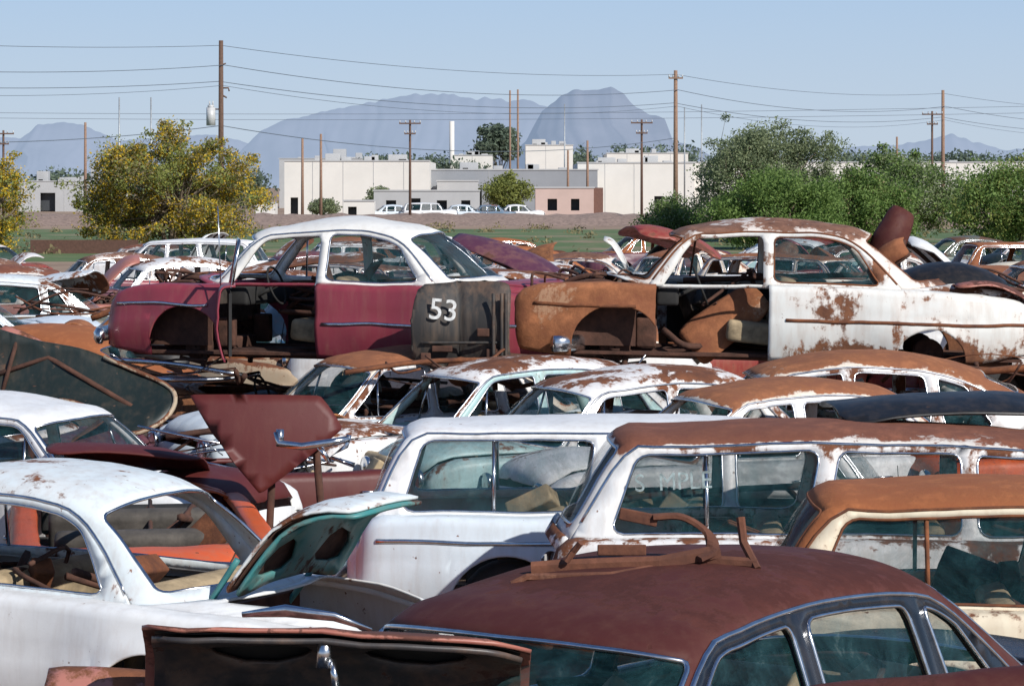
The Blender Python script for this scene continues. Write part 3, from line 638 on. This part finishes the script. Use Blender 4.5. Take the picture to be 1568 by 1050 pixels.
# ------------------------------------------------------------------ trees
def leafmat(name,c1,c2,sc=.7):
    m,nt,b=newmat(name); tc=N(nt,'ShaderNodeTexCoord'); n=N(nt,'ShaderNodeTexNoise',i_Scale=sc,i_Detail=5.0); nt.links.new(tc.outputs['Object'],n.inputs['Vector'])
    g=N(nt,'ShaderNodeNewGeometry'); r=ramp(nt,math_(nt,'ADD',math_(nt,'MULTIPLY',n.outputs[0],.6),math_(nt,'MULTIPLY',g.outputs['Random Per Island'],.4)),[(.25,c1),(.7,c2)])
    tl=N(nt,'ShaderNodeBsdfTranslucent'); mx=N(nt,'ShaderNodeMixShader'); mx.inputs[0].default_value=.4
    nt.links.new(r.outputs[0],b.inputs['Base Color']); nt.links.new(r.outputs[0],tl.inputs[0]); b.inputs['Roughness'].default_value=.7
    o=nt.nodes['Material Output']; nt.links.new(b.outputs[0],mx.inputs[1]); nt.links.new(tl.outputs[0],mx.inputs[2]); nt.links.new(mx.outputs[0],o.inputs[0]); return m
L_pv=leafmat('palo_verde_leaves',(.13,.16,.04),(.34,.36,.09)); L_yel=leafmat('yellow_blossom',(.45,.30,.02),(.80,.55,.04)); L_gr=leafmat('mesquite_leaves',(.12,.16,.08),(.29,.33,.17)); L_dk=leafmat('green_leaves',(.08,.15,.03),(.22,.32,.08)); L_far=leafmat('distant_leaves',(.10,.14,.10),(.17,.22,.15),.2)
L_oc=leafmat('dry_leaves',(.20,.17,.09),(.36,.30,.15))
M_bark=simple('bark',(.17,.13,.09),.9,0,.4)
def leaves(name,C,rad,n,size,mat,parent,rng):
    C=np.array(C); wt=C[:,3]**1.6; k=rng.choice(len(C),n,p=wt/wt.sum()); d=rng.normal(0,1,(n,3)); d/=np.linalg.norm(d,axis=1)[:,None]; rr=rng.random(n)[:,None]**.55*(1+.25*np.abs(rng.normal(0,1,(n,1))))
    P=C[k,:3]+d*rr*(C[k,3:4]*np.array([[1.15,1.15,.8]]))*rad
    P[:,2]=np.maximum(P[:,2],.05)
    a=rng.normal(0,1,(n,3)); a/=np.linalg.norm(a,axis=1)[:,None]; b=np.cross(a,rng.normal(0,1,(n,3))); b/=np.linalg.norm(b,axis=1)[:,None]
    s=size*(.5+rng.random(n))[:,None]; a*=s*.5; b*=s*.28
    V=np.stack([P-a,P+b,P+a,P-b],1).reshape(-1,3); me=bpy.data.meshes.new(name)
    me.vertices.add(4*n); me.vertices.foreach_set('co',V.ravel()); me.loops.add(4*n); me.loops.foreach_set('vertex_index',np.arange(4*n)); me.polygons.add(n); me.polygons.foreach_set('loop_start',np.arange(n)*4); me.polygons.foreach_set('loop_total',np.full(n,4))
    me.update(); me.validate(); me.materials.append(mat); o=bpy.data.objects.new(name,me); scene.collection.objects.link(o); o.parent=parent; return o
def tree(name,x,y,w,h,mats,n,size,seed,low=.25,ncl=60,cr=.8,wispy=0):
    rng=np.random.default_rng(seed); E=empty(name,(x,y,0)); C=[]; z0=h*low
    while len(C)<ncl:
        p=rng.uniform(-1,1,3)
        q=np.linalg.norm(p*np.array([1,1,1]))
        if q>1 or q<.25: continue
        zz=z0+(h-z0-cr*.4)*(p[2]*.5+.5); tap=1-.35*max(0,p[2])**2
        C.append((p[0]*w/2*tap*rng.uniform(.8,1.08),p[1]*w/2*tap*.8,zz*rng.uniform(.93,1.04),cr*rng.uniform(.45,1.15)))
    br=[]; base=list(C)
    for s in range(4):
        a=rng.uniform(0,6.28); b0=np.array([.15*math.cos(a),.15*math.sin(a),0]); m=np.array([w*.10*math.cos(a),w*.1*math.sin(a),h*.3]); 
        br.append((cat([b0,m*.5+b0*.5,m],4),[.16-.01*i for i in range(9)]))
        for c in base[s::4]:
            e=np.array(c[:3]); mm=(m+e)/2+rng.normal(0,.25,3); P=cat([m,mm,e],4); br.append((P,list(np.linspace(.07,.015,len(P)))))
            for _ in range(wispy):
                e2=e+rng.normal(0,.5,3)+np.array([0,0,.15]); br.append(([e,e2],[.02,.006])); C.append((*e2,.32))
    tubes('trunk_and_limbs',br,M_bark,E,5)
    for mt,fr,sub in mats:
        leaves('foliage',[c for i,c in enumerate(C) if (i*7919%100)/100<=sub] or C,1,int(n*fr),size,mt,E,rng)
tree('palo_verde_tree',-17.9,148,10.6,6.6,[(L_pv,.6,1),(L_yel,.42,.45),(L_oc,.35,.5)],48000,.14,1,.02,120,.8,1)
tree('palo_verde_tree',-27.2,146,6,5.0,[(L_pv,.5,1),(L_yel,.5,.6)],20000,.14,2,.02,60,.7,1)
tree('mesquite_tree',15.5,172,10.0,7.6,[(L_gr,1,1)],52000,.15,3,.12,120,.95,1)
tree('green_shrub_tree',14.2,152,7.8,4.3,[(L_dk,1,1)],38000,.14,4,.02,75,.85)
tree('mesquite_tree',23,168,9.5,5.6,[(L_gr,.5,1),(L_dk,.5,.7)],44000,.15,5,.05,85,.95,1)
tree('green_shrub_tree',25.4,143,8.0,4.8,[(L_dk,.6,1),(L_pv,.4,.6)],40000,.14,6,.02,80,.9)
tree('green_shrub_tree',19.5,158,7.0,4.4,[(L_dk,.9,1),(L_oc,.1,.3)],32000,.15,7,.02,65,.9)
tree('green_shrub_tree',10.2,180,5.0,3.1,[(L_dk,.6,1),(L_gr,.4,1)],18000,.15,8,.02,45,.75)
tree('round_tree',-.6,284,4.4,4.9,[(L_pv,1,1)],9000,.24,9,.2,34,.9)
tree('small_tree',-13.2,286,3.2,3.6,[(L_gr,1,1)],5000,.24,10,.1,20,.7)
tree('small_tree',-18.2,276,2.6,2.5,[(L_gr,1,1)],4000,.22,11,.1,20,.6)
tree('tall_distant_tree',-2.6,520,6.5,15.2,[(L_far,1,1)],5000,.7,12,.55,26,1.6)
E=empty('distant_trees'); rng=np.random.default_rng(3); C=[]
for (x0,x1,y,zt,k) in ((-21,-15,420,8.5,10),(-13,-2,430,8,16),(4,13,440,9,22),(16,28,450,10,26),(52,90,460,9,60),(-66,-38,430,5,40),(28,54,480,9,36),(-90,-62,430,6,30)):
    for i in range(k*2): C.append((rng.uniform(x0,x1),y+rng.uniform(-5,5),zt*rng.uniform(.55,.9),1.5*rng.uniform(.7,1.3)))
    for i in range(k): C.append((rng.uniform(x0,x1),y+rng.uniform(-5,5),zt*rng.uniform(.1,.55),2.0))
leaves('foliage_mass',C,1,50000,.6,L_far,E,rng)
E=empty('roadside_weeds'); C=[(rng.uniform(-60,60),rng.uniform(118,240),.1,.45) for i in range(300)]
leaves('weeds',C,1,9000,.22,L_oc,E,rng)
# ------------------------------------------------------------------ buildings
m_wh=simple('white_wall',(.68,.65,.60),.85,0,.06,.3); m_gy=simple('grey_wall',(.27,.28,.30),.8,0,.08,.3); m_gy2=simple('light_grey_wall',(.42,.42,.42),.8,0,.08,.3)
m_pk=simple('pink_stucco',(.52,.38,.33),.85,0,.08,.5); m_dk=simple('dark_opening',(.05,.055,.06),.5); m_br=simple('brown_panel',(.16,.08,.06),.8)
def building(name,x0,x1,y,h,depth,mat,openings=(),extras=(),bands=True):
    E=empty(name,((x0+x1)/2,y,0)); w=x1-x0
    ol=[(-w/2,0),(w/2,0),(w/2,h),(-w/2,h)]
    hs=[[(a,c),(b_,c),(b_,d),(a,d)] for a,b_,c,d in openings]
    sheet('front_wall',ol,hs,lambda x,z:(x,0,z),6,mat,E,.25,None,False)
    boxes('side_rear_walls',[((-w/2+.125,depth/2+.13,h/2),(.25,depth,h)),((w/2-.125,depth/2+.13,h/2),(.25,depth,h)),((0,depth+.13,h/2),(w-.52,.25,h)),((0,depth/2+.13,h-.35),(w-.52,depth-.3,.2))],mat,E)
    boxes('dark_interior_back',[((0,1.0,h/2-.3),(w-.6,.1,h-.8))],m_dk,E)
    boxes('parapet_cap',[((0,0,h+.07),(w+.2,.4,.14))],m_gy2,E)
    j=[((x,-.14,h/2),(.05,.03,h-.02)) for x in np.arange(-w/2+3,w/2-1,3.2) if not any(a-.2<x<b_+.2 for a,b_,c,d in openings)]
    if j and bands: boxes('panel_joints',j,m_gy2,E)
    ex=list(extras)+[(-w*.3+w*.2*i,.7+.3*(i%2),.35+.2*(i%3)) for i in range(4) if bands]
    if ex: boxes('roof_units',[((a,depth*.3,h+c/2),(b_,2,c)) for a,b_,c in ex],m_gy2,E,.05)
    return E
building('white_warehouse',-24.0,-8.7,300,6.0,25,m_wh,[(-7,-6.2,0,2.2)],[(-3,1.6,.9),(1,1.2,.6),(4,2,.8)])
building('grey_warehouse',-8.7,9.2,306,5.1,25,m_gy,[(-6,-3.5,0,3.2),(3,5.5,0,3.0),(-1,.5,2.2,3.2),(6.5,7.6,1,2.2)],[(-5,2,.9),(2,1.5,.7)])
building('light_grey_office',-8.0,-3.6,304,3.9,1.2,m_gy2,[(-1.5,-.5,1,2.2),(.5,1.5,1,2.2)],bands=False)
building('white_warehouse',7.2,20,312,5.9,25,m_wh,[(2,3,0,2.3)],[(-3,2,.7),(2,1.5,.9)])
building('white_warehouse',19.8,60,330,6.1,20,m_wh,[],[(-10,2,.8),(5,3,.9)])
building('hilltop_white_building',2.0,9.0,420,9.4,20,m_wh,[],[(-1.5,2,1.0),(2,1,.7)])
building('hilltop_white_building',-9,-3,430,8.0,20,m_wh,[],[(0,2,.8)])
building('hilltop_grey_building',-36,-22,440,7.6,20,m_gy2,[(-5,-3,5,6.5),(0,2,5,6.5)],[(2,2,1.6),(5,1,1)])
building('hilltop_white_building',14,26,420,8.2,20,m_wh,[],[(-2,2,.8)])
building('pink_stucco_building',2.2,7.7,268,3.2,5,m_pk,[(-1.6,-.7,1.1,2.2),(.6,1.4,1.1,2.2)],bands=False)
boxes('brown_building_wing',[((8.15,270.5,1.6),(.9,4,3.3))],m_br)
building('grey_house_trailer',-13.6,-3.2,280,2.9,4,m_gy2,[(-4,-3,1.1,2),(-1.5,-.6,.3,2.2),(1,2,1.1,2),(3.4,4.3,1.1,2)],bands=False)
building('white_box_trailer',-15.5,-12.7,262,2.0,2.5,m_wh,[(-1,-.2,.6,1.5)],bands=False)
building('white_shed',-23.6,-21.8,262,1.8,2.5,m_wh,[],bands=False)
building('industrial_plant_building',-66,-52,380,4.0,8,m_gy2,[(-4,-2,0,2.5)],[(-4,1.5,1.4),(0,2,.6),(3,1,2.0)])
tubes('white_chimney',[([(-9.1,430,0),(-9.1,430,13.2)],.38)],m_wh,None,14)
car('white_van',SQR,(-7.6,264,.0),2,p_white,seed=301,step=.3,scale=(1,1,1.12))
for x,y,p,yw in ((-11.0,265,p_bluew,5),(-2.2,266,p_blue,180),(.5,267,p_white,3),(-4.9,266,p_bluew,178)):
    car('parked_car',SED,(x,y,0.02),yw,p,seed=302,step=.3)
car('white_pickup_wagon',WAG,(-9.2,78,.3),170,p_white,seed=303,step=.2)
# ------------------------------------------------------------------ poles and wires
m_pole=simple('creosote_pole',(.12,.07,.05),.9,0,.3); m_pole2=simple('weathered_pole',(.26,.16,.11),.9,0,.3); m_wire=simple('wire',(.09,.11,.14),.6); m_ins=simple('insulator',(.5,.5,.5),.4); m_steel=simple('galvanised_steel',(.35,.37,.38),.5,.5)
def pole(x,y,h,r,arms=(),mat=m_pole,name='utility_pole',tr=False):
    E=empty(name,(x,y,0)); tubes('pole_shaft',[([(0,0,0),(0,0,h)],[r,r*.7])],mat,E,10)
    bl=[];ins=[]
    for z,L,in arms:
        bl.append(((0,-.16,z),(L,.12,.12)))
        for q in (-.47,-.2,.2,.47): ins.append(([(q*L,-.16,z+.06),(q*L,-.16,z+.26)],.05))
        bl.append(((0,-.1,z-.3),(.05,.05,.7)))
    if bl: boxes('crossarms',bl,mat,E); tubes('insulators',ins,m_ins,E,6)
    if tr:
        tubes('transformer',[([(-.62,0,h-5.2),(-.62,0,h-4.1)],.28),([(-.62,0,h-4.1),(-.62,0,h-3.95)],.2),([(-.7,0,h-3.95),(-.7,0,h-3.7)],.04),([(-.5,0,h-3.95),(-.5,0,h-3.7)],.04)],m_ins,E,14)
        tubes('brackets',[([(0,0,h-4.2),(-.4,0,h-4.2)],.04),([(0,0,h-2.9),(.45,0,h-2.9),(.5,0,h-3.1)],.05),([(0,0,h-3.3),(.35,0,h-3.5)],.05),([(0,0,h-1.5),(.3,0,h-1.4)],.04)],mat,E)
    return E
A=(-17.8,174,12.3); B=(12.6,219,12.3); Cc=(40.0,264,12.3); A0=(-48,140,12.3); D_=(72,310,12.3)
pole(*A,.19,tr=True); pole(*B,.2,[(11.7,1.1)],m_pole2); pole(*Cc,.2,[],m_pole2); pole(*A0,.2); pole(*D_,.2,[(11.7,1.1)])
for x,d,h,arms in ((-8.96,250,9.2,1),(11.4,250,9.25,1),(38.7,262,10.3,1),(.68,330,14.6,0),(-.24,345,15.0,0),(7.3,275,7.8,0),(-19.3,262,7.8,0),(-17.6,262,8.2,0),(-37.5,250,9.0,0),(40.6,300,8.6,0),(-44.7,250,8.3,1),(5.9,300,7.2,0)):
    pole(x,d,h,.13 if arms else .15,[(h-.3,1.9),(h-1.2,1.0)] if arms else [],m_pole if arms else m_pole2)
for x,d,h in ((-35.9,260,11.5),(-33.0,260,11.5),(18.2,300,11.7),(20.0,300,12.0),(6.1,330,12.9)):
    pole(x,d,h,.09,(),m_steel,'steel_light_pole')
def wire(a,b,sag,r,o=(0,0,0)):
    P=[]
    for i in range(25):
        t=i/24; P.append((a[0]+(b[0]-a[0])*t+o[0],a[1]+(b[1]-a[1])*t+o[1],a[2]+(b[2]-a[2])*t-4*sag*t*(1-t)+o[2]))
    return (P,r)
W_=[]
chain=[A0,A,B,Cc,D_]
for a,b in zip(chain[:-1],chain[1:]):
    for dz,s,r,ox in ((-.3,.7,.022,0),(-1.5,1.0,.026,.2),(-2.5,.9,.026,-.1),(-2.75,1.1,.018,.1),(-5.2,1.3,.03,0)):
        if dz<-5 and a is not A0 and a is not A : continue
        W_.append(wire((a[0],a[1],a[2]+dz),(b[0],b[1],b[2]+dz),s,r,(ox,0,0)))
W_.append(wire((-70,330,12),(90,330,13.4),.8,.03)); W_.append(wire((-70,330,11.4),(90,330,12.6),.8,.03))
tubes('power_lines',W_,m_wire,None,4)
# ------------------------------------------------------------------ mountains (diffuse rock plus an emission colour that paints in the distant air's haze)
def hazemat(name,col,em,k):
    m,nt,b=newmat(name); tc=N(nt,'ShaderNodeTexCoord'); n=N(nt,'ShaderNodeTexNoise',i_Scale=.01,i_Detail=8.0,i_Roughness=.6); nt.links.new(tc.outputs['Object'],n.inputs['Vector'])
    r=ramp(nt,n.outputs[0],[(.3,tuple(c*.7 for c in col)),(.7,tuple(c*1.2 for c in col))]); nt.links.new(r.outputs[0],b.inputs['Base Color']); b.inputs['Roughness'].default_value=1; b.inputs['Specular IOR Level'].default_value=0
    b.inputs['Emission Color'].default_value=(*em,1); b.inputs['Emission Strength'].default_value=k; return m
m_mt=hazemat('rock_painted_haze',(.085,.082,.09),(.215,.285,.40),1.0); m_mt2=hazemat('rock_more_painted_haze',(.05,.05,.06),(.30,.38,.51),1.0)
def mountain(name,Y,prof,mat,seed):
    xs=np.array([p[0] for p in prof]); zs=np.array([p[1] for p in prof]); n=200; V=[];F=[];m=14
    for i in range(n+1):
        x=xs[0]+(xs[-1]-xs[0])*i/n; z=float(np.interp(x,xs,zs)); z+=z*.05*noise.noise(Vector((x*.02,seed,0)))+z*.03*noise.noise(Vector((x*.07,seed,3)))
        for j in range(m+1):
            t=j/m; zz=z*(1-abs(2*t-1))**.9
            wob=noise.noise(Vector((x*.008+t*2,t*4,seed)))*.5+noise.noise(Vector((x*.03,t*9,seed)))*.2
            e=4*t*(1-t)*abs(2*t-1)
            V.append((x+z*wob*e*1.2,Y+(t-.5)*z*4+z*wob*e,max(-1,zz*(1+wob*e*.6))))
    F=[(i*(m+1)+j,(i+1)*(m+1)+j,(i+1)*(m+1)+j+1,i*(m+1)+j+1) for i in range(n) for j in range(m)]
    mkobj(name,V,F,mat)
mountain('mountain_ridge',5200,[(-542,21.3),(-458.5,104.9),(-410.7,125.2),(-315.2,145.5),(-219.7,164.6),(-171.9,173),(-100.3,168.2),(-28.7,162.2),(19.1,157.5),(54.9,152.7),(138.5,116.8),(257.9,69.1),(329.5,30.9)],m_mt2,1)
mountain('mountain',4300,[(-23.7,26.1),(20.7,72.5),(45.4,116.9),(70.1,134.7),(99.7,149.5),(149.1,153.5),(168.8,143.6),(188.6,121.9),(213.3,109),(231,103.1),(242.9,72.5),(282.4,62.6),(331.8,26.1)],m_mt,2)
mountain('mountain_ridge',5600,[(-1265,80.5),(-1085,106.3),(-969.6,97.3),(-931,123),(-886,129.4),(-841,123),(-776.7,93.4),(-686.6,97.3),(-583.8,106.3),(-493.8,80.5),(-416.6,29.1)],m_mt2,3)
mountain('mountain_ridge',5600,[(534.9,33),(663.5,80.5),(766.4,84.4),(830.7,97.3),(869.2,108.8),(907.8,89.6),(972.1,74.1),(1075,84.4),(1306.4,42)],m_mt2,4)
# ------------------------------------------------------------------ light / sky / camera
S=Vector((.54,-.62,.58)).normalized(); el=math.asin(S.z); rot=math.atan2(S.x,S.y)
w=bpy.data.worlds.new('World'); scene.world=w; w.use_nodes=True; nt=w.node_tree; bg=nt.nodes['Background']
sk=nt.nodes.new('ShaderNodeTexSky'); sk.sky_type='NISHITA'; sk.sun_disc=False; sk.sun_elevation=el; sk.sun_rotation=rot; sk.air_density=1.0; sk.dust_density=1.0; sk.ozone_density=1.0
tc=nt.nodes.new('ShaderNodeTexCoord'); sp=nt.nodes.new('ShaderNodeSeparateXYZ'); nt.links.new(tc.outputs['Generated'],sp.inputs[0])
gr=ramp(nt,sp.outputs[2],[(0,(.58,.68,.80)),(.065,(.43,.59,.82)),(.25,(.14,.27,.52)),(1,(.03,.075,.22))])
vm=nt.nodes.new('ShaderNodeVectorMath'); vm.operation='SCALE'; vm.inputs['Scale'].default_value=10; nt.links.new(gr.outputs[0],vm.inputs[0])
mx=mixc(nt,.87,sk.outputs[0],vm.outputs[0]); nt.links.new(mx,bg.inputs[0]); bg.inputs[1].default_value=.1
ld=bpy.data.lights.new('sun','SUN'); ld.energy=5; ld.angle=math.radians(.5); ld.color=(1,.97,.92); lo=bpy.data.objects.new('sun',ld); scene.collection.objects.link(lo); lo.rotation_euler=S.to_track_quat('Z','Y').to_euler()
cd=bpy.data.cameras.new('camera'); co=bpy.data.objects.new('camera',cd); scene.collection.objects.link(co); scene.camera=co
co.location=(0,0,3.4); co.rotation_euler=(math.radians(90),0,0); cd.lens=100; cd.sensor_width=36; cd.shift_y=-.153; cd.clip_end=30000; cd.clip_start=.1
scene.view_settings.view_transform='Standard'; scene.view_settings.look='None'; scene.view_settings.exposure=0
